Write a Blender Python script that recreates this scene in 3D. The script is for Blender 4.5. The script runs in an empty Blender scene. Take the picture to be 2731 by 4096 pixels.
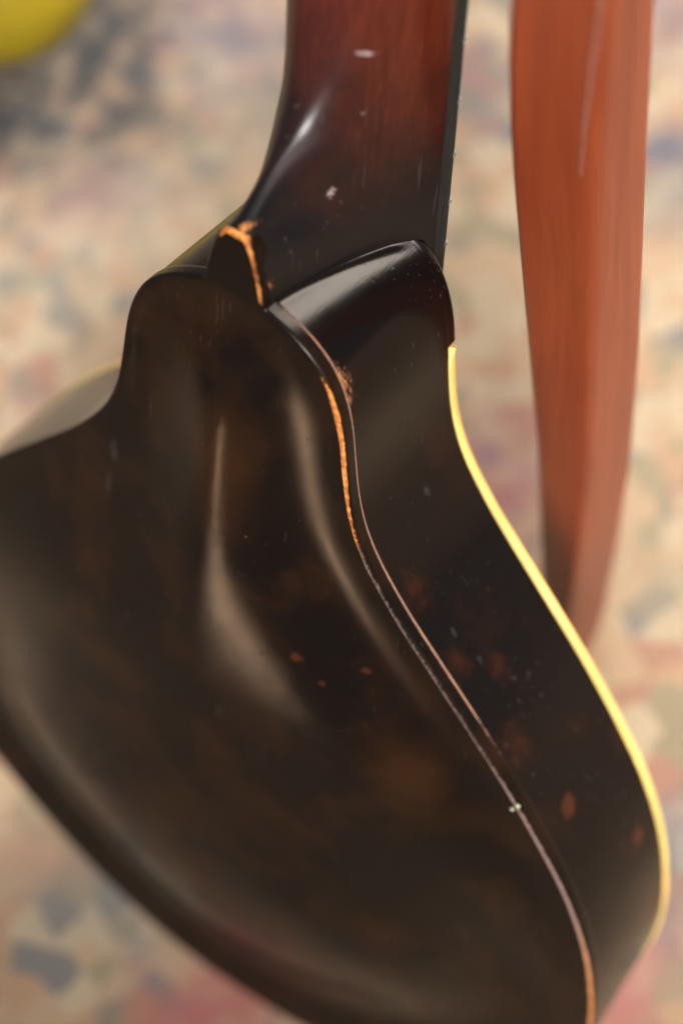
import bpy, math, random
import numpy as np
from mathutils import Matrix, Vector

random.seed(7)
scene = bpy.context.scene
col = scene.collection
R = math.radians

# ------------------------------------------------------------------ frame of reference
# instrument coordinates in millimetres: u across (right), v along (towards the tail), w out of the back
# local metres: x = u, y = -w, z = -v
def loc(u, v, w):
    return Vector((u * .001, -w * .001, -v * .001))

DOWN = Vector((.007, .351, -.936)).normalized()
ROT = DOWN.rotation_difference(Vector((0, 0, -1))).to_matrix()

BODY_PTS = [(7.7, .25), (13.5, 2.5), (18.5, 5.4), (22.5, 9), (25.3, 13.5), (27.5, 19), (28.9, 25), (30, 32),
            (31, 38), (32.4, 44.5), (34.5, 50.7), (36.7, 55.2), (39.6, 60), (47.5, 70.2), (55.7, 79), (63.5, 87.2),
            (70.9, 94.9), (78.5, 103.1), (86.3, 112.1), (94.4, 122.3), (102.8, 134), (110, 147), (115.8, 161),
            (120, 176), (122.5, 190), (123.3, 205), (121.3, 225), (114.5, 246), (103.5, 264), (91, 278), (78, 289.5),
            (66, 298.5), (54, 306), (43, 311.3), (32, 315.3), (21, 318), (10, 319.6), (0, 320)]
DEPTH = 43.4
low = max((ROT @ loc(s * u, v, w)).z * -1 for u, v in BODY_PTS for s in (-1, 1) for w in (0, -DEPTH))
BASE = Vector((0, 0, low))
def world(u, v, w):
    return ROT @ loc(u, v, w) + BASE
def wdir(u, v, w):
    return (ROT @ Vector((u, -w, -v))).normalized()

# ------------------------------------------------------------------ camera
CAM_POS = world(139.4127, -209.1534, 189.0338)
VIEW = wdir(-.32650721, .75892785, -.56340178)
RIGHT = wdir(.82047711, -.06836263, -.56757718)
UPV = -wdir(.46926576, .64757631, .60036204)
FPX = 6273.0
cam_d = bpy.data.cameras.new('camera')
cam = bpy.data.objects.new('camera', cam_d)
col.objects.link(cam)
cam.matrix_world = Matrix(((RIGHT.x, UPV.x, -VIEW.x, CAM_POS.x), (RIGHT.y, UPV.y, -VIEW.y, CAM_POS.y),
                           (RIGHT.z, UPV.z, -VIEW.z, CAM_POS.z), (0, 0, 0, 1)))
cam_d.sensor_fit = 'VERTICAL'
cam_d.sensor_height = 36
cam_d.sensor_width = 24
cam_d.lens = FPX / 4096 * 36
cam_d.clip_start = .01
cam_d.clip_end = 50
cam_d.dof.use_dof = True
cam_d.dof.focus_distance = .332
cam_d.dof.aperture_fstop = 5.6
cam_d.dof.aperture_blades = 0
scene.camera = cam

K = 2731 / 1568
def ray(x, y):
    """direction of a pixel given in 1568 x 2352 coordinates"""
    return (VIEW + RIGHT * ((x * K - 1365.5) / FPX) - UPV * ((y * K - 2048) / FPX))
def ground(x, y, z=0):
    d = ray(x, y)
    return CAM_POS + d * ((z - CAM_POS.z) / d.z)

# ------------------------------------------------------------------ world and lamps
wd = bpy.data.worlds.new('World')
scene.world = wd
wd.use_nodes = True
wd.node_tree.nodes['Background'].inputs[0].default_value = (.80, .86, 1.0, 1)
wd.node_tree.nodes['Background'].inputs[1].default_value = .32

def area_lamp(name, direction, dist, size, size_y, power, colour, target=(0, 30, -10), spread=180):
    d = bpy.data.lights.new(name, 'AREA')
    d.shape = 'RECTANGLE'
    d.spread = R(spread)
    d.size, d.size_y, d.energy, d.color = size, size_y, power, colour
    o = bpy.data.objects.new(name, d)
    col.objects.link(o)
    t = world(*target)
    o.location = t + direction * dist
    o.rotation_euler = (-direction).to_track_quat('-Z', 'Y').to_euler()
    return o
area_lamp('window_light', Vector((.25, .85, .50)).normalized(), 3.0, 2.1, 1.5, 178, (1.0, .98, .97))
area_lamp('overhead_lamp', Vector((.45, -.56, .70)).normalized(), 1.0, .46, .66, 1.9, (.97, .98, 1.0), (0, -36, -15), 22)
area_lamp('side_window_light', Vector((.86, -.16, .48)).normalized(), 2.2, .7, .7, 9, (1.0, .97, .92))
# a shaft of sun through a gap, falling on the rug behind the photographer
sun_gap = bpy.data.lights.new('sunbeam', 'AREA')
sun_gap.shape = 'RECTANGLE'; sun_gap.size = .07; sun_gap.size_y = .28; sun_gap.energy = 7.8; sun_gap.color = (.97, .96, 1.0)
sun_gap.spread = R(5)
sg = bpy.data.objects.new('sunbeam', sun_gap); col.objects.link(sg)
sg.location = (-.13, -.69, 1.5)

scene.view_settings.view_transform = 'Standard'
scene.view_settings.look = 'None'
scene.view_settings.exposure = -.2
scene.view_settings.gamma = 1
scene.view_settings.use_curve_mapping = False
scene.render.engine = 'CYCLES'
scene.cycles.use_denoising = True
scene.cycles.max_bounces = 8
scene.cycles.sample_clamp_indirect = 6

# ------------------------------------------------------------------ node helpers
class NT:
    def __init__(s, name):
        s.m = bpy.data.materials.new(name)
        s.m.use_nodes = True
        s.t = s.m.node_tree
        s.b = s.t.nodes['Principled BSDF']
    def n(s, typ, **kw):
        x = s.t.nodes.new(typ)
        for k, v in kw.items():
            if k.startswith('i_'):
                x.inputs[k[2:].replace('_', ' ')].default_value = v
            else:
                setattr(x, k, v)
        return x
    def l(s, a, b):
        s.t.links.new(a, b)
    def val(s, sock, v):
        if hasattr(v, 'is_linked') or hasattr(v, 'links'):
            s.l(v, sock)
        else:
            sock.default_value = v
    def math(s, op, a, b=None, clamp=False):
        x = s.n('ShaderNodeMath', operation=op, use_clamp=clamp)
        s.val(x.inputs[0], a)
        if b is not None:
            s.val(x.inputs[1], b)
        return x.outputs[0]
    def mix(s, f, a, b):
        x = s.n('ShaderNodeMix', data_type='RGBA')
        s.val(x.inputs[0], f)
        for k, v in ((6, a), (7, b)):
            if isinstance(v, tuple):
                v = (*v, 1)[:4]
            s.val(x.inputs[k], v)
        return x.outputs[2]
    def ramp(s, f, *stops):
        x = s.n('ShaderNodeValToRGB')
        s.l(f, x.inputs[0])
        e = x.color_ramp.elements
        while len(e) < len(stops):
            e.new(.5)
        for el, (p, c) in zip(e, stops):
            el.position = p
            el.color = (*c, 1) if isinstance(c, tuple) else (c, c, c, 1)
        return x.outputs[0]
    def step(s, f, a, b):
        x = s.n('ShaderNodeMapRange', interpolation_type='SMOOTHSTEP')
        s.val(x.inputs[0], f)
        x.inputs[1].default_value, x.inputs[2].default_value = a, b
        return x.outputs[0]
    def coords(s, scale=(1, 1, 1)):
        tc = s.n('ShaderNodeTexCoord')
        mp = s.n('ShaderNodeMapping')
        mp.inputs['Scale'].default_value = scale
        s.l(tc.outputs['Object'], mp.inputs[0])
        return mp.outputs[0]
    def noise(s, vec, scale, detail=3, rough=.55, dist=0):
        x = s.n('ShaderNodeTexNoise')
        s.l(vec, x.inputs['Vector'])
        x.inputs['Scale'].default_value = scale
        x.inputs['Detail'].default_value = detail
        x.inputs['Roughness'].default_value = rough
        x.inputs['Distortion'].default_value = dist
        return x.outputs[0]
    def attr(s, name):
        return s.n('ShaderNodeAttribute', attribute_name=name).outputs['Fac']

def spots(nt, p, items, rag_scale=1400, rag_amt=1.6, inner=.55):
    """mask of small blots, each (u, v, w, radius_u, radius_v, tilt) in instrument millimetres with a ragged edge"""
    rag = nt.noise(nt.coords(), rag_scale, 3)
    out = None
    for (u, v, w, ru, rv) in items:
        q = loc(u, v, w)
        sub = nt.n('ShaderNodeVectorMath', operation='SUBTRACT')
        nt.l(p, sub.inputs[0]); sub.inputs[1].default_value = q
        mul = nt.n('ShaderNodeVectorMath', operation='MULTIPLY')
        nt.l(sub.outputs[0], mul.inputs[0])
        mul.inputs[1].default_value = (1000 / ru, 1000 / ru, 1000 / rv)
        ln = nt.n('ShaderNodeVectorMath', operation='LENGTH')
        nt.l(mul.outputs[0], ln.inputs[0])
        d = nt.math('ADD', ln.outputs['Value'], nt.math('MULTIPLY', nt.math('SUBTRACT', rag, .5), rag_amt))
        m = nt.step(d, 1.25, inner)
        out = m if out is None else nt.math('MAXIMUM', out, m)
    return out

def lacquer(name, kind, spotlist=(), chips=(), amber=(), smears=()):
    """old brown-black varnish over wood: grain streaks, dust, hairline scratches, worn-through edges"""
    nt = NT(name)
    p = nt.coords()
    grain = nt.noise(nt.coords((1, 1, .06)), 900, 4, .6)
    fine = nt.noise(nt.coords((1, 1, .10)), 2600, 2, .6)
    cloud = nt.noise(p, 38, 4, .6)
    if kind == 'neck':
        sep = nt.n('ShaderNodeSeparateXYZ'); nt.l(p, sep.inputs[0])
        g = nt.math('ADD', sep.outputs[2], nt.math('MULTIPLY', nt.math('SUBTRACT', cloud, .5), .05))
        g = nt.math('ADD', g, nt.math('MULTIPLY', sep.outputs[0], .35))
        g = nt.step(g, .014, .068)
        red = nt.mix(nt.step(grain, .30, .75), (.080, .0125, .0052), (.118, .0190, .0070))
        base = nt.mix(g, (.0055, .0042, .0042), red)
        # open pores showing pale wood where the light brown comes through
        pore = nt.math('MULTIPLY', nt.step(fine, .655, .70), nt.step(cloud, .46, .60))
        base = nt.mix(nt.math('MULTIPLY', pore, nt.math('MULTIPLY', g, .40)), base, (.34, .070, .024))
    elif kind == 'rib':
        base = nt.mix(nt.step(cloud, .50, .74), (.0042, .0030, .0027), (.0120, .0046, .0028))
        base = nt.mix(nt.math('MULTIPLY', nt.step(nt.noise(p, 22, 2), .60, .72), .5), base, (.050, .012, .005))
    else:
        base = nt.mix(nt.step(cloud, .42, .72), (.0050, .0031, .0024), (.0170, .0068, .0030))
    if spotlist:
        base = nt.mix(nt.math('MULTIPLY', spots(nt, p, spotlist, 500, 2.0), .5), base, (.085, .021, .008))
    if amber and kind == 'rib':
        base = nt.mix(nt.math('MULTIPLY', spots(nt, p, amber, 420, 2.2, -.3), .36), base, (.060, .0135, .0046))
    elif amber:
        base = nt.mix(nt.math('MULTIPLY', spots(nt, p, amber, 60, 1.2, -.2), .7), base, (.034, .0125, .0040))
    # hairline scratches in several directions
    scr = None
    for k, (ang, sc, th) in enumerate(((.75, 1100, .70), (-.95, 1400, .71), (1.75, 900, .715))):
        tcn = nt.n('ShaderNodeTexCoord'); mp = nt.n('ShaderNodeMapping')
        mp.inputs['Rotation'].default_value = (.1 * k, ang, 0); mp.inputs['Location'].default_value = (k * .37, 0, k * .21)
        mp.inputs['Scale'].default_value = (1, 1, .035)
        nt.l(tcn.outputs['Object'], mp.inputs[0])
        m_ = nt.math('MULTIPLY', nt.step(nt.noise(mp.outputs[0], sc, 1, .4), th, th + .03), nt.step(nt.noise(p, 45 + 20 * k, 2), .52, .66))
        scr = m_ if scr is None else nt.math('MAXIMUM', scr, m_)
    base = nt.mix(nt.math('MULTIPLY', scr, (.05 if kind == 'back' else .14)), base, (.16, .13, .12))
    if smears:
        base = nt.mix(nt.math('MULTIPLY', spots(nt, p, smears, 900, 2.2, -.2), .16), base, (.13, .125, .13))
    # specks of dust
    vo = nt.n('ShaderNodeTexVoronoi', feature='F1')
    nt.l(p, vo.inputs['Vector']); vo.inputs['Scale'].default_value = 420
    thr = nt.math('MULTIPLY', nt.step(nt.noise(p, 210, 2), .54, .76), .095)
    dust = nt.math('LESS_THAN', vo.outputs['Distance'], thr)
    base = nt.mix(nt.math('MULTIPLY', dust, .55), base, (.20, .18, .16))
    # bare wood, and the grey glint painted along the plate edge
    wear_glint = nt.attr('wear_glint')
    ragged = nt.noise(nt.coords((1, 1, .35)), 1700, 4, .7)
    m = nt.math('ADD', wear_glint, nt.math('MULTIPLY', nt.math('SUBTRACT', ragged, .5), 1.0))
    m = nt.math('MULTIPLY', nt.step(m, .42, .74), nt.step(wear_glint, .04, .16))
    wood = nt.mix(nt.step(nt.noise(p, 700, 3), .38, .66), (.40, .115, .026), (.84, .31, .072))
    wood = nt.mix(nt.attr('grey'), wood, (.27, .17, .135))  # greyed share is the glint painted along the plate edge
    col_ = nt.mix(m, base, wood)
    rough = nt.math('ADD', .22 if kind == 'neck' else (.16 if kind == 'back' else .11), nt.math('MULTIPLY', nt.noise(p, 160, 5, .65), .18 if kind == 'neck' else .13))
    rough = nt.math('ADD', rough, nt.math('MULTIPLY', scr, .15))
    if chips:
        c = spots(nt, p, chips)
        col_ = nt.mix(c, col_, (.30, .20, .185))
        m2 = nt.math('MAXIMUM', m, c)
    else:
        m2 = m
    rough = nt.math('ADD', rough, nt.math('MULTIPLY', nt.math('MAXIMUM', m2, dust), .28))
    nt.l(col_, nt.b.inputs['Base Color'])
    nt.l(rough, nt.b.inputs['Roughness'])
    nt.b.inputs['IOR'].default_value = 1.48
    nt.b.inputs['Specular IOR Level'].default_value = {'neck': .38, 'rib': .26, 'back': .19}[kind]
    nt.b.inputs['Specular Tint'].default_value = (1.0, .85, .70, 1) if kind != 'neck' else (1, .97, .95, 1)
    # relief: shallow ripples of hand rubbed varnish, brushed hairlines, chips pressed in
    h1 = nt.noise(nt.coords((1, 1, .5)), 330, 3, .55)
    h2 = nt.noise(nt.coords((1, .12, 1)), 2300, 2, .5)
    h = nt.math('ADD', nt.math('MULTIPLY', h1, .05 if kind == 'neck' else .02), nt.math('MULTIPLY', h2, .018))
    h = nt.math('SUBTRACT', h, nt.math('MULTIPLY', m2, .03))
    bp = nt.n('ShaderNodeBump')
    bp.inputs['Strength'].default_value = .55
    bp.inputs['Distance'].default_value = .001
    nt.l(h, bp.inputs['Height'])
    nt.l(bp.outputs[0], nt.b.inputs['Normal'])
    return nt.m

def plain(name, c, rough=.5, var=.25, scale=300, stretch=(1, 1, 1), bump=.1, metal=0):
    nt = NT(name)
    p = nt.coords(stretch)
    nz = nt.noise(p, scale, 4, .6)
    dark = tuple(x * (1 - var) for x in c)
    lite = tuple(min(1, x * (1 + var)) for x in c)
    nt.l(nt.mix(nt.step(nz, .3, .7), dark, lite), nt.b.inputs['Base Color'])
    nt.l(nt.math('ADD', rough - .06, nt.math('MULTIPLY', nz, .12)), nt.b.inputs['Roughness'])
    nt.b.inputs['Metallic'].default_value = metal
    bp = nt.n('ShaderNodeBump'); bp.inputs['Strength'].default_value = bump; bp.inputs['Distance'].default_value = .0005
    nt.l(nz, bp.inputs['Height']); nt.l(bp.outputs[0], nt.b.inputs['Normal'])
    return nt.m

# ------------------------------------------------------------------ mesh helpers
def mesh_obj(name, verts, faces, mat, parent=None, attrs=None, smooth=True, sharp=None):
    me = bpy.data.meshes.new(name)
    me.from_pydata([tuple(v) for v in verts], [], faces)
    me.validate()
    if smooth:
        me.polygons.foreach_set('use_smooth', [True] * len(me.polygons))
    for k, a in (attrs or {}).items():
        at = me.attributes.new(k, 'FLOAT', 'POINT')
        at.data.foreach_set('value', np.asarray(a, np.float32))
    me.materials.append(mat)
    o = bpy.data.objects.new(name, me)
    col.objects.link(o)
    if parent:
        o.parent = parent
    if sharp:
        me.set_sharp_from_angle(angle=R(sharp))
    return o

def uvw(P):
    P = np.asarray(P, float)
    return np.c_[P[:, 0], -P[:, 2], -P[:, 1]] * .001

def grid_faces(n, m, base=0, closed=False, flip=False):
    f = []
    for i in range(n - 1):
        for j in range(m if closed else m - 1):
            k = (j + 1) % m
            q = (base + i * m + j, base + i * m + k, base + (i + 1) * m + k, base + (i + 1) * m + j)
            f.append(q[::-1] if flip else q)
    return f

def catmull(P, step):
    P = np.asarray(P, float)
    Q = np.vstack([2 * P[0] - P[1], P, 2 * P[-1] - P[-2]])
    o = []
    for i in range(1, len(Q) - 2):
        a, b, c, d = Q[i - 1:i + 3]
        for t in np.arange(0, 1, 1 / 24):
            o.append(.5 * (2 * b + (c - a) * t + (2 * a - 5 * b + 4 * c - d) * t * t + (3 * b - a - 3 * c + d) * t ** 3))
    o.append(Q[-2])
    o = np.array(o)
    s = np.r_[0, np.cumsum(np.linalg.norm(np.diff(o, axis=0), axis=1))]
    g = [0.]
    while g[-1] < s[-1]:
        g.append(g[-1] + step(g[-1]))
    g = np.array(g) * s[-1] / g[-1]
    return np.c_[np.interp(g, s, o[:, 0]), np.interp(g, s, o[:, 1])]

def smooth01(x, a, b):
    t = np.clip((np.asarray(x, float) - a) / (b - a), 0, 1)
    return t * t * (3 - 2 * t)

# ------------------------------------------------------------------ outline of the body
BUTTON = [(0, -15.6), (1.2, -15.5), (2.4, -15.0), (3.5, -14.0), (4.6, -12.2), (5.7, -9.2), (6.8, -5), (7.45, -1.2), (7.6, -.1)]
half_button = catmull(BUTTON, lambda s: .35)
half_body = catmull(BODY_PTS, lambda s: .5)
def fair(C, sig):
    full = np.vstack([C, C[::-1][1:] * [-1, 1]])
    L = int(3 * sig / .5); k = np.exp(-.5 * (np.arange(-L, L + 1) * .5 / sig) ** 2); k /= k.sum()
    pad = np.vstack([2 * full[0] - full[1:L + 1][::-1], full, 2 * full[-1] - full[-L - 1:-1][::-1]])
    o = np.c_[np.convolve(pad[:, 0], k, 'valid'), np.convolve(pad[:, 1], k, 'valid')]
    return o[:len(C)]
half_body = fair(half_body, 3.2)
half_body[-1, 0] = 0
half_body = np.vstack([half_body[:260], half_body[260:-1:2], half_body[-1:]])
NB = len(half_button)
HALF = np.vstack([half_button, half_body])             # right half, from the tip of the button to the tail
for i in range(1, len(HALF)):                          # rows must run down steadily
    HALF[i, 1] = max(HALF[i, 1], HALF[i - 1, 1] + .004)

def normals(C):
    T = np.gradient(C, axis=0)
    N = np.c_[-T[:, 1] * -1, -T[:, 0]]
    return N / np.linalg.norm(N, axis=1)[:, None]
n1, n2 = normals(half_button), normals(half_body)
NRM = np.vstack([n1, n2])
NRM[0] = (0, -1); NRM[-1] = (0, 1)
c = (NRM[NB - 1] + NRM[NB]); c /= np.linalg.norm(c)
NRM[NB - 1] = c; NRM[NB] = c                            # the inner corner where button and shoulder meet
BODYN = n2.copy(); BODYN[-1] = (0, 1); BODYN[0] = NRM[NB]

# ------------------------------------------------------------------ carved arch of the back
dense = catmull(BODY_PTS, lambda s: 1.0)
ring = np.vstack([dense, dense[::-1][1:] * [-1, 1]])
def edge_dist(U, V, chunk=4000):
    P = np.c_[U, V]; o = np.empty(len(P))
    for i in range(0, len(P), chunk):
        q = P[i:i + chunk]
        o[i:i + chunk] = np.sqrt(((q[:, None, :] - ring[None]) ** 2).sum(2).min(1))
    return o
GS = 1.5
gu = np.arange(-132, 132.1, GS); gv = np.arange(-24, 334, GS)
GU, GV = np.meshgrid(gu, gv)
hw_at = lambda v: np.interp(v, dense[:, 1], dense[:, 0], left=0, right=0)
inside = (np.abs(GU) < hw_at(GV)) & (GV > 0)
dd = edge_dist(GU.ravel(), GV.ravel()).reshape(GU.shape)
dd = np.where(inside, dd, 0)
prof_d = [0, 3, 6, 9, 12, 16, 20, 25, 30, 36, 44, 55, 70, 90, 130]
prof_h = [0, -.15, -.55, -.65, -.25, .9, 2.5, 5.0, 7.4, 9.4, 11.0, 12.4, 13.6, 14.4, 14.8]
low_d = [0, 4, 10, 16, 22, 27, 33, 40, 48, 60, 75, 95, 130]
low_h = [0, -.1, -.8, -1.8, -2.5, -2.5, -1.4, 1.0, 4.0, 7.8, 11.0, 13.4, 14.6]
lowk = smooth01(GV, 110, 200)
HG = np.interp(dd, prof_d, prof_h) * (1 - lowk) + np.interp(dd, low_d, low_h) * lowk
def blur(A, sig):
    r = int(3 * sig / GS) + 1
    k = np.exp(-.5 * (np.arange(-r, r + 1) * GS / sig) ** 2); k /= k.sum()
    A = np.apply_along_axis(lambda x: np.convolve(np.pad(x, r, mode='edge'), k, 'valid'), 1, A)
    return np.apply_along_axis(lambda x: np.convolve(np.pad(x, r, mode='edge'), k, 'valid'), 0, A)
HG = blur(HG, 3.0)
HG = HG + blur(np.random.default_rng(3).normal(0, 1, HG.shape), 14) * 1.1      # uneven hand carving
def height(U, V):
    x = np.clip((np.asarray(U) - gu[0]) / GS, 1, len(gu) - 3); y = np.clip((np.asarray(V) - gv[0]) / GS, 1, len(gv) - 3)
    i = x.astype(int); j = y.astype(int); a = x - i; b = y - j
    def cw(t):                                           # cubic B-spline: continuous curvature for the gloss
        return [(1 - t) ** 3 / 6, (3 * t ** 3 - 6 * t * t + 4) / 6, (-3 * t ** 3 + 3 * t * t + 3 * t + 1) / 6, t ** 3 / 6]
    wa, wb = cw(a), cw(b); o = 0
    for m in range(4):
        for n in range(4):
            o = o + HG[j + n - 1, i + m - 1] * wa[m] * wb[n]
    return o

# ------------------------------------------------------------------ materials of the mandolin
m_back = lacquer('varnish_back', 'back', amber=[(2, 44, 6, 11, 26), (60, 120, 5, 13, 20)],
                 spotlist=[(26.3, 93.7, 8, 1.6, 1.3), (42, 91.6, 2.2, 1.4, 1.0), (33.7, 99, 7, .9, .9)],
                 smears=[(-34.6, 69.8, 0, 1.4, 4.5), (-35.6, 82, 1, 1.2, 5), (-46, 96, 4, 1.0, 4), (30, 88, 7, .8, 4)])
m_rib = lacquer('varnish_rib', 'rib', spotlist=[(93.8, 122, -14, 3.0, 2.6), (109.3, 146.5, -32, 2.6, 2.8)],
                amber=[(46, 68, -9, 5, 9), (78, 104, -9, 6, 8), (60, 84, -8, 4, 8), (66, 91, -17, 4, 6)],
                smears=[(37, 56.4, -25, 1.1, 5), (56, 80, -11.5, .9, 5), (63, 87.5, -13.5, .8, 4)])
m_neck = lacquer('varnish_neck', 'neck', chips=[(9.2, -44.3, -27.3, 1.9, .55), (8.5, -16.1, -20.6, 1.2, 1.3), (6.7, -16.8, -16.4, .35, 1.3), (9.9, -31.7, -27, .7, .4)])
m_binding = plain('aged_celluloid', (.90, .575, .155), .32, .12, 70, bump=.03)
m_fb = plain('ebony', (.010, .011, .011), .5, .5, 1500, (1, 1, .05), .25)
m_fb.node_tree.nodes['Principled BSDF'].inputs['Specular IOR Level'].default_value = .15
m_fret = plain('nickel_silver', (.55, .58, .50), .35, .1, 400, metal=1)

mandolin = bpy.data.objects.new('mandolin', None)
col.objects.link(mandolin)
mandolin.empty_display_size = .05
TAIL = loc(0, 320, -21.7)
mandolin.matrix_world = Matrix.Translation(BASE) @ ROT.to_4x4()
mandolin['label'] = 'dark brown varnished mandolin seen from behind, cream binding along the front edge'
mandolin['category'] = 'mandolin'

# ---- back plate with its heel button, one carved board
INSET = .9
IN = HALF - NRM * INSET
IN[0] = (0, -15.6 + INSET); IN[-1] = (0, 320 - INSET)
IN[:, 0] = np.maximum(IN[:, 0], 0)
for i in range(1, len(IN)):
    IN[i, 1] = max(IN[i, 1], IN[i - 1, 1] + .003)
fr = np.array([0, .004, .009, .015, .023, .034, .05, .07, .095, .125, .16, .2, .245, .29, .335, .38, .42, .46])
tt = np.r_[-1 + 2 * fr, 0, (1 - 2 * fr)[::-1]]
NC = len(tt)
U = IN[:, :1] * tt[None]; V = np.repeat(IN[:, 1:], NC, 1)
W = height(U.ravel(), V.ravel()).reshape(U.shape)
dv = edge_dist(U.ravel(), V.ravel()).reshape(U.shape)
W = W * smooth01(dv, .6, 4.0)
def wear_glint_band(u, v):
    """how far the bare edge and the painted edge glint reach onto the plate (mm) along the right edge; 0 where the varnish is whole"""
    vv = [-16, -14, -9, -4, -1, 1, 8, 12, 16, 20, 26, 34, 42, 48, 53, 58, 100, 112, 150, 330]
    ww = [.6, .34, .19, .24, .17, .04, .10, .26, .7, .75, .40, .36, .27, .21, .20, .20, .20, .26, .36, .5]  # the level stretch is a silvery edge highlight painted in as colour
    left = np.interp(v, [-16, -12, 0, 2, 12, 330], [.5, .1, .02, .1, .04, .05])
    return np.where(u > -.3, np.interp(v, vv, ww), left)
de = np.sqrt(((np.c_[U.ravel(), V.ravel()][:, None, :] - 0) ** 2).sum(2)).reshape(U.shape) * 0 + np.minimum(dv, 50)
# distance to the button's own edge for rows above the shoulders
bm_ = V < 0
bw = np.interp(V, HALF[:NB, 1], HALF[:NB, 0])
de = np.where(bm_, np.minimum(np.abs(bw - np.abs(U)), V + 15.6) * .9, de)
band = wear_glint_band(U, V)
wear_glint = np.clip(1.25 - (de - INSET) / np.maximum(band, .01) * .75, 0, 1) * (band > .15)
grey = smooth01(V, 50, 58) * (1 - .8 * smooth01(V, 135, 175))
verts = [uvw(np.c_[U.ravel(), V.ravel(), W.ravel()])]
A_w = [wear_glint.ravel()]; A_g = [grey.ravel()]
faces = grid_faces(len(IN), NC, flip=True)
nv = U.size
# rounded rim and edge of the plate, all the way round (right side downwards, left side back up)
rimP = np.vstack([IN, IN[::-1][1:-1] * [-1, 1]]); rimN = np.vstack([NRM, NRM[::-1][1:-1] * [-1, 1]])
nr = len(rimP)
prof = [(0, 0)] + [(INSET * math.sin(R(a)), -INSET * (1 - math.cos(R(a)))) for a in (12, 24, 38, 52, 66, 78, 90)]
prof += [(INSET, -1.6), (INSET, -2.6), (INSET, -3.15), (INSET - .03, -3.4), (INSET - .12, -3.75), (INSET - .30, -4.05), (INSET - .46, -4.2), (INSET - 2.0, -4.2)]
topz = np.r_[W[:, -1], W[::-1][1:-1, 0]]
bd = wear_glint_band(rimP[:, 0], rimP[:, 1])
side_ = rimP[:, 0] > 0
lineb = np.where(side_, np.interp(rimP[:, 1], [-1, 2, 6, 16, 45, 70, 90, 105, 330], [0, .6, .8, .95, .9, .95, .8, .25, 0]),
                 np.interp(rimP[:, 1], [-1, 1, 12, 40, 330], [0, .7, .6, 0, 0]))
gv_ = smooth01(rimP[:, 1], 50, 58) * (1 - .8 * smooth01(rimP[:, 1], 135, 175))
for k, (n, w) in enumerate(prof):
    q = rimP + rimN * n
    verts.append(uvw(np.c_[q, topz * (1 if k < 3 else 0) + w]))
    if k <= 7:
        f = np.interp(k, [0, 2, 4, 6], [1.0, 1.0, .55, 0])
        f = f + (1 - f) * np.clip((-13 - rimP[:, 1]) / 1.2, 0, 1)
        A_w.append(np.clip(bd * 2.6, 0, 1) * f * (bd > .03)); A_g.append(gv_)
    elif 11 <= k <= 14:
        A_w.append(lineb); A_g.append(np.full(nr, .75))
    else:
        A_w.append(np.zeros(nr)); A_g.append(gv_)
faces += grid_faces(len(prof), nr, nv, closed=True, flip=False)
back = mesh_obj('back_plate', np.vstack(verts), faces, m_back, mandolin, {'wear_glint': np.concatenate(A_w), 'grey': np.concatenate(A_g)})

# ---- ribs
def loop(points, nrm, prof, flip=False):
    P = np.vstack([points, points[::-1][1:] * [-1, 1]]); N = np.vstack([nrm, nrm[::-1][1:] * [-1, 1]])
    vs = [np.c_[P + N * n, np.full(len(P), w)] for n, w in prof]
    return P, uvw(np.vstack(vs)), grid_faces(len(prof), len(P), flip=flip)
ws = np.r_[-3.9, np.linspace(-5, -40.45, 26)]
P_, vv_, ff_ = loop(half_body, BODYN, [(-.34, w) for w in ws])
wr = np.zeros((len(ws), len(P_))); gr = np.zeros_like(wr)
wcol = (P_[:, 0] > 0) * np.interp(P_[:, 1], [5, 9, 13, 18, 22], [0, .42, .62, .5, 0])
for k, w in enumerate(ws):
    wr[k] = wcol * np.interp(w, [-11.5, -8, -4], [0, .55, 1])
    wr[k] = np.maximum(wr[k], (P_[:, 0] > 0) * np.interp(P_[:, 1], [48, 56, 78, 95], [0, .28, .30, 0]) * np.interp(w, [-14, -9, -4], [0, .6, 1]))
wr[-1] = (P_[:, 0] > 0) * np.interp(P_[:, 1], [2, 5, 8, 12, 16, 24, 27], [0, .30, .34, .1, .26, .05, 0])
gr[:] = .35
HEEL_W = [-60, -46.5, -35, -23.5, -12, -6, -.75]
HEEL_U = [21, 18.9, 15.0, 11.7, 8.9, 7.8, 7.4]
def fillet(vm_):
    """sweep the first millimetres of the shoulder up into the side of the heel"""
    u, w, v = np.abs(vm_[:, 0]) * 1000, -vm_[:, 1] * 1000, -vm_[:, 2] * 1000
    d = u - np.interp(w, HEEL_W, HEEL_U)
    lift = .28 * np.clip(1 - d / 1.1, 0, 1.3) ** 2 * (v < 14) * smooth01(w, -43, -34)
    vm_ = vm_.copy(); vm_[:, 2] += lift * .001
    return vm_
vv_ = fillet(vv_)
rib = mesh_obj('side_rib', vv_, ff_, m_rib, mandolin, {'wear_glint': wr.ravel(), 'grey': gr.ravel()})

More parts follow.
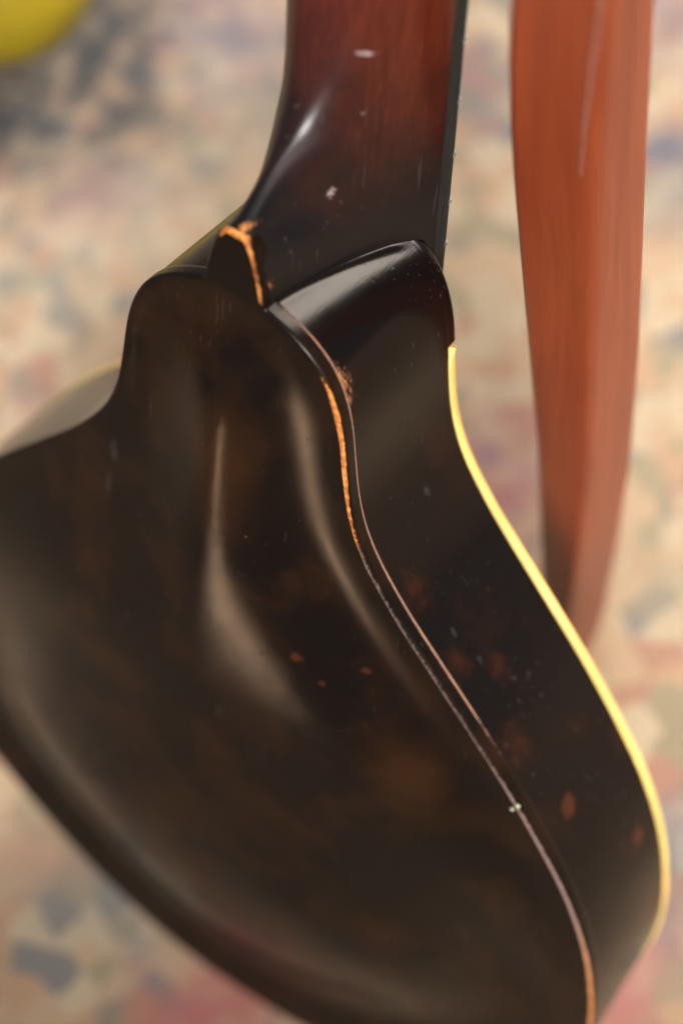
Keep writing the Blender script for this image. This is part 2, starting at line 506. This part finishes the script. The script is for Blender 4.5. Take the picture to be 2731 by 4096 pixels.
# ---- top plate: stands a little proud round the neck block, rebated for the binding lower down
V0 = 29.0
P_ = np.vstack([half_body, half_body[::-1][1:] * [-1, 1]]); N_ = np.vstack([BODYN, BODYN[::-1][1:] * [-1, 1]])
reb = smooth01(P_[:, 1], V0 - 1.2, V0 + .6)
tp = []
for k, (n, w) in enumerate([(-.40, -40.45), (-.36, -40.8), (-.38, -43.3), (-.7, -43.9), (-1.4, -44.2), (-6, -44.6)]):
    off = n * (1 - reb) + min(n, -1.5) * reb
    ww = np.where(reb > .5, max(w, -43.0), w)
    tp.append(np.c_[P_ + N_ * off[:, None], ww])
nn = len(P_)
inner = tp[-1]
for s, dz in ((.86, -1.0), (.66, -4), (.4, -7), (.12, -8.5)):
    cpt = np.array([0, 185.])
    tp.append(np.c_[cpt + (inner[:, :2] - cpt) * s, inner[:, 2] + dz])
tw = np.zeros((len(tp), nn)); tw[0] = (P_[:, 0] > 0) * np.interp(P_[:, 1], [2, 5, 8, 12, 16, 24, 27, 28.0, 29.2, 30], [0, .28, .32, .1, .24, .05, .05, .9, .9, 0])
tw[1:3] = (P_[:, 0] > 0) * np.interp(P_[:, 1], [27.0, 28.2, 29.4, 30], [0, .95, .95, 0])
mesh_obj('top_plate', fillet(uvw(np.vstack(tp))), grid_faces(len(tp), nn), m_rib, mandolin, {'wear_glint': tw.ravel(), 'grey': tw.ravel() * 0})

# ---- binding strip
sel = half_body[:, 1] > V0
hb, hn = half_body[sel], BODYN[sel]
sec = [(-1.5, -40.5), (-.28, -40.5), (-.02, -40.62), (.10, -41.0), (.12, -41.8), (.06, -42.6), (-.18, -43.2), (-.6, -43.45), (-1.5, -43.5)]
kl = hb[:, 1] > 47
P_ = np.vstack([hb, hb[kl][::-1][1:] * [-1, 1]]); N_ = np.vstack([hn, hn[kl][::-1][1:] * [-1, 1]])
taper = np.interp(P_[:, 1], [V0, V0 + 1.2, V0 + 3.2], [.25, .7, 1])
bvv = [np.c_[P_ + N_ * n, -43.5 + (w + 43.5) * taper] for n, w in sec]
mesh_obj('binding', uvw(np.vstack(bvv)), grid_faces(len(sec), len(P_)), m_binding, mandolin, sharp=60)

# ---- neck
def fbhw(v): return 19 + (np.asarray(v) - 8) * .024
def fbw(v): return -46.6 + (11 - np.asarray(v)) * .0503
KV = [-170, -130, -90, -70, -55, -45, -37, -30, -25, -20, -15.6, -14.6, 12]
KW = [-30, -29.8, -28.8, -28.0, -26.2, -23.6, -20.1, -16.0, -11.4, -6.3, -.45, -.9, -.9]
# smooth the spine of the heel
kvd = np.arange(-156, 11.01, .5)
kwd = np.interp(kvd, KV, KW)
ker = np.exp(-.5 * (np.arange(-12, 13) * .5 / 1.8) ** 2); ker /= ker.sum()
kws = np.convolve(np.pad(kwd, 12, mode='edge'), ker, 'valid')
mixw = smooth01(kvd, -18.5, -15.8)
kwd = kws * (1 - mixw) + kwd * mixw
cref = np.interp(kvd, [-170, -130, -90, -70, -55, -45, -37, -30, -25, -20, -15, -10, -5, 0, 12],
                 [-30.5, -30.3, -29.4, -28.7, -27.2, -25.2, -22.4, -18.6, -14.0, -9.2, -6.2, -4.0, -2.5, -1.4, -.9])
cref = np.convolve(np.pad(cref, 12, mode='edge'), ker, 'valid')
kwd = cref + (kwd - cref) * smooth01(kvd, -34, -15.6)
NS = 57
sv = np.linspace(0, 1, NS) ** 2
PVV = np.arange(-160, 20, .5)                            # roundness of the section, smoothed along the neck
PPP = np.interp(PVV, [-75, -58, -45, -37, -30, -24, -20, -15.6, -8, 0, 12], [1.95, 1.75, 1.48, 1.28, 1.13, 1.05, 1.03, .98, .88, .8, .8])
ker2 = np.exp(-.5 * (np.arange(-16, 17) * .5 / 2.5) ** 2); ker2 /= ker2.sum()
PPP = np.convolve(np.pad(PPP, 16, mode='edge'), ker2, 'valid')
rows, wearn = [], []
for v, c0 in zip(kvd, kwd):
    a, b0 = float(fbhw(v)) - .05, float(fbw(v))
    bu = float(np.interp(v, HALF[:NB, 1], HALF[:NB, 0])) - .12 if v > -15.6 else 0
    bu = max(bu, 0)
    bus = 7.5 * float(smooth01(v, -24, 2))
    bus += (bu - bus) * float(smooth01(v, -15.6, -7))
    cr = float(np.interp(v, kvd, cref))
    pw = float(np.interp(v, PVV, PPP))
    bb = bus + (bu - bus) * np.exp(-sv / .035)
    u = bb + (a - bb) * np.maximum(1 - (1 - sv) ** pw, 0) ** (1 / pw)
    e = .20 * (1 - float(smooth01(v, -27, -13.0))) + 1e-4          # rounded spine of the V-shaped neck
    ss = (np.sqrt(sv ** 2 + e * e) - e) / (math.sqrt(1 + e * e) - e)
    w = cr + (b0 - cr) * ss + (c0 - cr) * np.exp(-(sv / .11) ** 2)
    sec = np.vstack([np.c_[-u, w][::-1], np.c_[u, w][1:]])
    rows.append(np.c_[sec[:, 0], np.full(len(sec), v), sec[:, 1]])
    wn = np.exp(-((v + 15.8) / 1.6) ** 2) * np.exp(-((sec[:, 0] - 1.2) / 1.8) ** 2) * .62
    wn = np.maximum(wn, np.exp(-((v + 4.5) / 3.0) ** 2) * np.clip(1 - (np.abs(sec[:, 0]) - bu) / 1.0, 0, 1) * (sec[:, 1] > -7) * .62 * (v > -12))
    wearn.append(np.where(sec[:, 0] > -.5, wn, wn * .2))
nm = len(rows[0])
nverts = np.vstack(rows); nf = grid_faces(len(rows), nm, flip=True)
nf += [tuple(range(nm)), tuple(range((len(rows) - 1) * nm, len(rows) * nm))[::-1]]
neck = mesh_obj('neck', uvw(nverts), nf, m_neck, mandolin, {'wear_glint': np.concatenate(wearn), 'grey': np.zeros(len(nverts))}, sharp=70)

# ---- fingerboard, nut and frets
def slab(name, v0, v1, extra, w0, w1, mat, parent, bev=.25, n=2):
    vs = np.linspace(v0, v1, n); P = []
    for v in vs:
        a, b = float(fbhw(v)) + extra, float(fbw(v))
        P += [(-a, v, b + w0), (a, v, b + w0), (a, v, b + w1 + bev), (a - bev, v, b + w1), (-a + bev, v, b + w1), (-a, v, b + w1 + bev)]
    f = grid_faces(n, 6, closed=True)
    f += [tuple(range(6))[::-1], tuple(range((n - 1) * 6, n * 6))]
    return mesh_obj(name, uvw(P), f, mat, parent, smooth=False)
board = slab('fingerboard', -146, 74, 0, 0, -5, m_fb, mandolin, .3, 2)
for n in range(1, 18):
    v = 11 - 353 * (1 - 2 ** (-10 / 12)) + 353 * (1 - 2 ** (-n / 12))
    slab('fret', v - .5, v + .5, .04, -4.3, -5.9, m_fret, mandolin, .45)
slab('nut', -149.5, -146.05, 0, 0, -7, plain('bone', (.7, .64, .5), .4, .1), mandolin, .5)

# ------------------------------------------------------------------ rug and floor
def rug_material():
    nt = NT('woven_wool')
    tc = nt.n('ShaderNodeTexCoord'); p = tc.outputs['Object']
    wob = nt.n('ShaderNodeTexNoise'); nt.l(p, wob.inputs['Vector']); wob.inputs['Scale'].default_value = 30; wob.inputs['Detail'].default_value = 2
    vm = nt.n('ShaderNodeVectorMath', operation='MULTIPLY_ADD')
    nt.l(wob.outputs['Color'], vm.inputs[0]); vm.inputs[1].default_value = (.012, .012, 0); nt.l(p, vm.inputs[2])
    vo = nt.n('ShaderNodeTexVoronoi'); nt.l(vm.outputs[0], vo.inputs['Vector']); vo.inputs['Scale'].default_value = 80
    sp = nt.n('ShaderNodeSeparateColor'); nt.l(vo.outputs['Color'], sp.inputs[0])
    pal = nt.n('ShaderNodeValToRGB'); nt.l(sp.outputs[0], pal.inputs[0]); pal.color_ramp.interpolation = 'CONSTANT'
    e = pal.color_ramp.elements
    stops = [(0, (.56, .36, .20)), (.30, (.54, .31, .165)), (.44, (.59, .43, .26)), (.66, (.30, .23, .155)), (.76, (.46, .225, .135)),
             (.85, (.36, .275, .15)), (.93, (.22, .195, .17))]
    while len(e) < len(stops): e.new(.5)
    for el, (q, c_) in zip(e, stops): el.position = q; el.color = (*c_, 1)
    at = nt.n('ShaderNodeAttribute', attribute_name='dye_shade')
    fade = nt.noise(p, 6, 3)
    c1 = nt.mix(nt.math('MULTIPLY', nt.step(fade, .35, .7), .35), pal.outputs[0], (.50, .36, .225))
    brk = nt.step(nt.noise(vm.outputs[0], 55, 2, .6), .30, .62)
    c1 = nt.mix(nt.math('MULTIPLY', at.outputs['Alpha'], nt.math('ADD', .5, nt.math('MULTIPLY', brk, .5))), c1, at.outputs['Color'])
    kn = nt.noise(p, 900, 3, .7)
    c1 = nt.mix(nt.math('MULTIPLY', nt.step(kn, .45, .75), .35), c1, (.12, .09, .07))
    nt.l(c1, nt.b.inputs['Base Color'])
    nt.b.inputs['Roughness'].default_value = .95
    nt.b.inputs['Sheen Weight'].default_value = .15
    bp = nt.n('ShaderNodeBump'); bp.inputs['Strength'].default_value = .8; bp.inputs['Distance'].default_value = .002
    nt.l(kn, bp.inputs['Height']); nt.l(bp.outputs[0], nt.b.inputs['Normal'])
    return nt.m

# woven motifs, plus furniture shade and the ball's shadow painted into the colour: (pixel x, pixel y, radius in metres, colour, strength)
MOTIFS_AND_SHADE = [(520, 2330, .034, (.50, .145, .115), .95), (440, 2352, .025, (.48, .15, .12), .9), (1130, 1030, .030, (.42, .17, .16), .75),
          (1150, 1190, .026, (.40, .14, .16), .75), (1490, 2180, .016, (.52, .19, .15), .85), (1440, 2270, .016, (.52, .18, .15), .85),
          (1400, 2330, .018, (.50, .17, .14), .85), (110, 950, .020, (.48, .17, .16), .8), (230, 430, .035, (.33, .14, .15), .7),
          (330, 110, .05, (.10, .08, .075), .8),  # dark greys near the top: furniture shade painted into the rug colour
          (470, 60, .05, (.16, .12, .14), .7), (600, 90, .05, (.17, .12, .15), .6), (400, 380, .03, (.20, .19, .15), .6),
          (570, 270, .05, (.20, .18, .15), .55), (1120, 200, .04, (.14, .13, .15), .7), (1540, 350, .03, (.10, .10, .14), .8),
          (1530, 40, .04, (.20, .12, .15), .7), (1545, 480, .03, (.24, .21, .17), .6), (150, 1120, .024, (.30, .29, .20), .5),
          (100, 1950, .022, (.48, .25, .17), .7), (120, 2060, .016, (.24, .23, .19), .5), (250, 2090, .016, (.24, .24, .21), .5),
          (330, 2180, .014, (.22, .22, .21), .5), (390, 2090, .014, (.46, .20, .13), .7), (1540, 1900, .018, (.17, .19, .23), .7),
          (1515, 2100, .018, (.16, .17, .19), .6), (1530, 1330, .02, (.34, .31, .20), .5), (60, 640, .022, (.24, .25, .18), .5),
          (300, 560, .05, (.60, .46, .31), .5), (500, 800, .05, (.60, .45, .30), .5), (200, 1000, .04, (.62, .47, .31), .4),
          (150, 180, .075, (.010, .009, .011), 1), (30, 230, .075, (.012, .014, .018), 1), (245, 50, .045, (.03, .025, .02), .9), (80, 120, .07, (.01, .01, .01), 1)]  # near-black blots: the ball's shadow painted into the rug
gc = [ground(x, y) for x, y, *_ in MOTIFS_AND_SHADE]
centre = (ground(0, 0) + ground(1568, 2352)) * .5
RX, RY = 3.8, 3.8
n = 320
def spaced(c_, half):
    t = np.linspace(-1, 1, n)
    return c_ + half * (.22 * t + .78 * t ** 3)         # finer in the middle
xs = spaced(centre.x, RX / 2); ys = spaced(centre.y, RY / 2)
XX, YY = np.meshgrid(xs, ys)
rng = np.random.default_rng(11)
lump = blur(rng.normal(0, 1, XX.shape), 2.5)
rv = np.c_[XX.ravel(), YY.ravel(), -.0012 + .0010 * (lump / abs(lump).max()).ravel()]
dye_shade = np.zeros((n * n, 4)); dye_shade[:, :3] = (.5, .4, .28)
for (x, y, r, c_, s), g in zip(MOTIFS_AND_SHADE, gc):
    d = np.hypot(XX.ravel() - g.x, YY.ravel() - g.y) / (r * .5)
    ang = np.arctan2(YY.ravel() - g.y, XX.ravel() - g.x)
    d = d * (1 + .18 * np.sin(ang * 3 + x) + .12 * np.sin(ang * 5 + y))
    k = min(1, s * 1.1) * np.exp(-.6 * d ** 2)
    a0 = dye_shade[:, 3] * (1 - k)
    dye_shade[:, :3] = (dye_shade[:, :3] * a0[:, None] + np.array(c_) * k[:, None]) / np.maximum(a0 + k, 1e-6)[:, None]
    dye_shade[:, 3] = a0 + k
rf = grid_faces(n, n)
# skirt so that the rug has a thickness
edge = [i for i in range(n)] + [i * n + n - 1 for i in range(1, n)] + [(n - 1) * n + i for i in range(n - 2, -1, -1)] + [i * n for i in range(n - 2, 0, -1)]
b0 = len(rv)
rv = np.vstack([rv, np.c_[rv[edge][:, :2], np.full(len(edge), -.007)]])
dye_shade = np.vstack([dye_shade, dye_shade[edge]])
for i in range(len(edge)):
    j = (i + 1) % len(edge)
    rf.append((edge[i], b0 + i, b0 + j, edge[j]))
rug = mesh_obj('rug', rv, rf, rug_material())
at = rug.data.color_attributes.new('dye_shade', 'FLOAT_COLOR', 'POINT')
at.data.foreach_set('color', dye_shade.astype(np.float32).ravel())
rug['label'] = 'faded beige oriental rug with red, blue and grey motifs, furniture shade and ball shadow painted into its colour'
rug['category'] = 'rug'

floor = mesh_obj('floor', [(centre.x - 3, centre.y - 3, -.0075), (centre.x + 3, centre.y - 3, -.0075), (centre.x + 3, centre.y + 3, -.0075), (centre.x - 3, centre.y + 3, -.0075)],
                 [(0, 1, 2, 3)], plain('floor_boards', (.16, .09, .05), .45, .3, 40, (1, .1, 1), .1), smooth=False)
floor['kind'] = 'structure'

# ------------------------------------------------------------------ reddish wooden leg standing behind the mandolin
foot = ground(1285, 1545)
flat = Vector((VIEW.x, VIEW.y, 0)).normalized()
def on_leg_plane(x, y, push=0):
    d = ray(x, y); q = foot - flat * push
    return CAM_POS + d * ((q - CAM_POS).dot(flat) / d.dot(flat))
LEG = [(1545, 1258, 1338, 1287), (1476, 1246, 1376, 1294), (1417, 1242, 1394, 1297), (1285, 1235, 1420, 1306),
       (1121, 1230, 1448, 1326), (989, 1224, 1460, 1331), (857, 1211, 1470, 1334), (700, 1196, 1477, 1336), (550, 1182, 1483, 1337), (400, 1168, 1489, 1336),
       (250, 1157, 1497, 1338), (100, 1154, 1506, 1348), (0, 1158, 1511, 1354), (-120, 1165, 1520, 1362), (-240, 1176, 1528, 1368)]
secs = []
for y, xl, xr, xm in LEG:
    l_, r_ = on_leg_plane(xl, y), on_leg_plane(xr, y)
    z = (l_.z + r_.z) / 2
    l_.z = r_.z = z
    half = (r_ - l_) / 2; mid = (l_ + r_) / 2
    f = (xm - 30 - xl) / (xr - xl)
    m_ = l_ + (r_ - l_) * f - flat * half.length * .95
    bk = l_ + (r_ - l_) * (1 - f) + flat * half.length * .9
    secs.append((l_, m_, r_, bk, z))
z0 = secs[0][4]
lv = []
NP = 24
for (l_, m_, r_, bk, z) in secs:
    cs = [l_, m_, r_, bk]
    for k in range(4):
        a, b, c_ = cs[k - 1], cs[k], cs[(k + 1) % 4]
        for t in (-1, -.5, 0, .5, 1):                    # rounded arrises
            e1 = b.lerp(a, .13); e2 = b.lerp(c_, .13); s = (t + 1) / 2
            q = e1 * (1 - s) ** 2 + b * 2 * s * (1 - s) + e2 * s * s
            lv.append((q.x, q.y, z - z0))
m_leg = NT('mahogany_polish')
pl = m_leg.coords((1, 1, .08)); gl = m_leg.noise(pl, 160, 4, .6, .6)
m_leg.l(m_leg.mix(m_leg.step(gl, .3, .72), (.205, .033, .0092), (.285, .051, .0152)), m_leg.b.inputs['Base Color'])
m_leg.b.inputs['Roughness'].default_value = .38
lf = grid_faces(len(secs), 20, closed=True)
lf += [tuple(range(20))[::-1], tuple(range((len(secs) - 1) * 20, len(secs) * 20))]
leg_root = bpy.data.objects.new('furniture_leg', None); col.objects.link(leg_root)
leg_root.location = (foot.x, foot.y, 0)
leg_root['label'] = 'curved reddish brown polished wooden furniture leg standing on the rug'
leg_root['category'] = 'furniture leg'
lv = np.array(lv) - [foot.x, foot.y, 0]
mesh_obj('shaft', lv, lf, m_leg.m, leg_root, sharp=80)
# the dark split running down the front arris from the top
sp = []
for (y, hwid) in ((-240, .0007), (-120, .0007), (0, .0007), (150, .0006), (300, .0005), (420, .0003)):
    ysec = [s[0] for s in LEG][::-1]
    x = np.interp(y, [-240, 0, 150, 300, 420], [1405, 1384, 1362, 1342, 1332])
    i = np.interp(y, ysec, range(len(LEG)))
    l_, m_, r_, bk, z = [s for s in secs[::-1]][int(round(float(i)))]
    push = (foot - m_.lerp(r_, .18)).dot(flat) - .0006
    q = on_leg_plane(x, y, push + .0012)
    side = RIGHT.copy(); side.z = 0; side.normalize()
    for s, o in ((-1, 0), (0, .0006), (1, 0)):
        p_ = q + side * hwid * s - flat * o
        sp.append((p_.x - foot.x, p_.y - foot.y, p_.z - z0))
for k in range(6):
    pass
spl = np.array(sp); back_ = spl + np.array([flat.x, flat.y, 0]) * .004
nn = len(spl)
ff = grid_faces(6, 3) + grid_faces(6, 3, nn, flip=True)
mesh_obj('crack', np.vstack([spl, back_]), ff, plain('dark_gap', (.24, .07, .038), .8, .1), leg_root)

# ------------------------------------------------------------------ yellow ball lying on the rug
dray = ray(-25, -100)
kball = 245 * K / FPX
tb = CAM_POS.z / (kball - dray.z)
bc = CAM_POS + dray * tb
br = bc.z
def ball(name, c_, r, mat, n=48, m=24):
    P = []
    for i in range(m + 1):
        th = math.pi * (.002 + .996 * i / m)
        sq = 1 - .05 * max(0, -math.cos(math.pi - th))        # sits slightly flattened
        for k in range(n):
            P.append((r * math.sin(th) * math.cos(2 * math.pi * k / n), r * math.sin(th) * math.sin(2 * math.pi * k / n), -r * math.cos(th) * sq))
    f = grid_faces(m + 1, n, closed=True)
    f += [tuple(range(n))[::-1], tuple(range(m * n, (m + 1) * n))]
    o = mesh_obj(name, P, f, mat)
    o.location = c_
    return o
yb = ball('ball', bc, br, plain('yellow_rubber', (.29, .205, .003), .5, .10, 60))
yb['label'] = 'plain yellow ball lying on the rug, its shadow painted into the rug colour'
yb['category'] = 'ball'

# ------------------------------------------------------------------ two crumbs of lint caught on the edge of the back
for i, (u, v, w) in enumerate(((85.7, 111.3, .15), (84.6, 113.6, .25))):
    rs = np.random.default_rng(20 + i)
    P = []
    for a in range(6):
        for b in range(10):
            th, ph = math.pi * (a + .5) / 6, 2 * math.pi * b / 10
            r = .42 * (1 + .35 * rs.uniform(-1, 1))
            P.append((r * math.sin(th) * math.cos(ph) * 1.3, r * math.sin(th) * math.sin(ph), r * math.cos(th) * .8))
    f = grid_faces(6, 10, closed=True) + [tuple(range(10))[::-1], tuple(range(50, 60))]
    q = mesh_obj('lint_crumb', np.array(P) * .001, f, plain('pale_lint', (.55, .50, .34), .9, .2, 3000))
    q.location = world(u, v, w)
    q['label'] = ('tiny pale crumb of lint on the very rim of the mandolin back', 'tiny pale crumb of lint just inside the rim of the mandolin back')[i]
    q['category'] = 'lint'
    q['group'] = 'crumbs of lint on the mandolin edge'
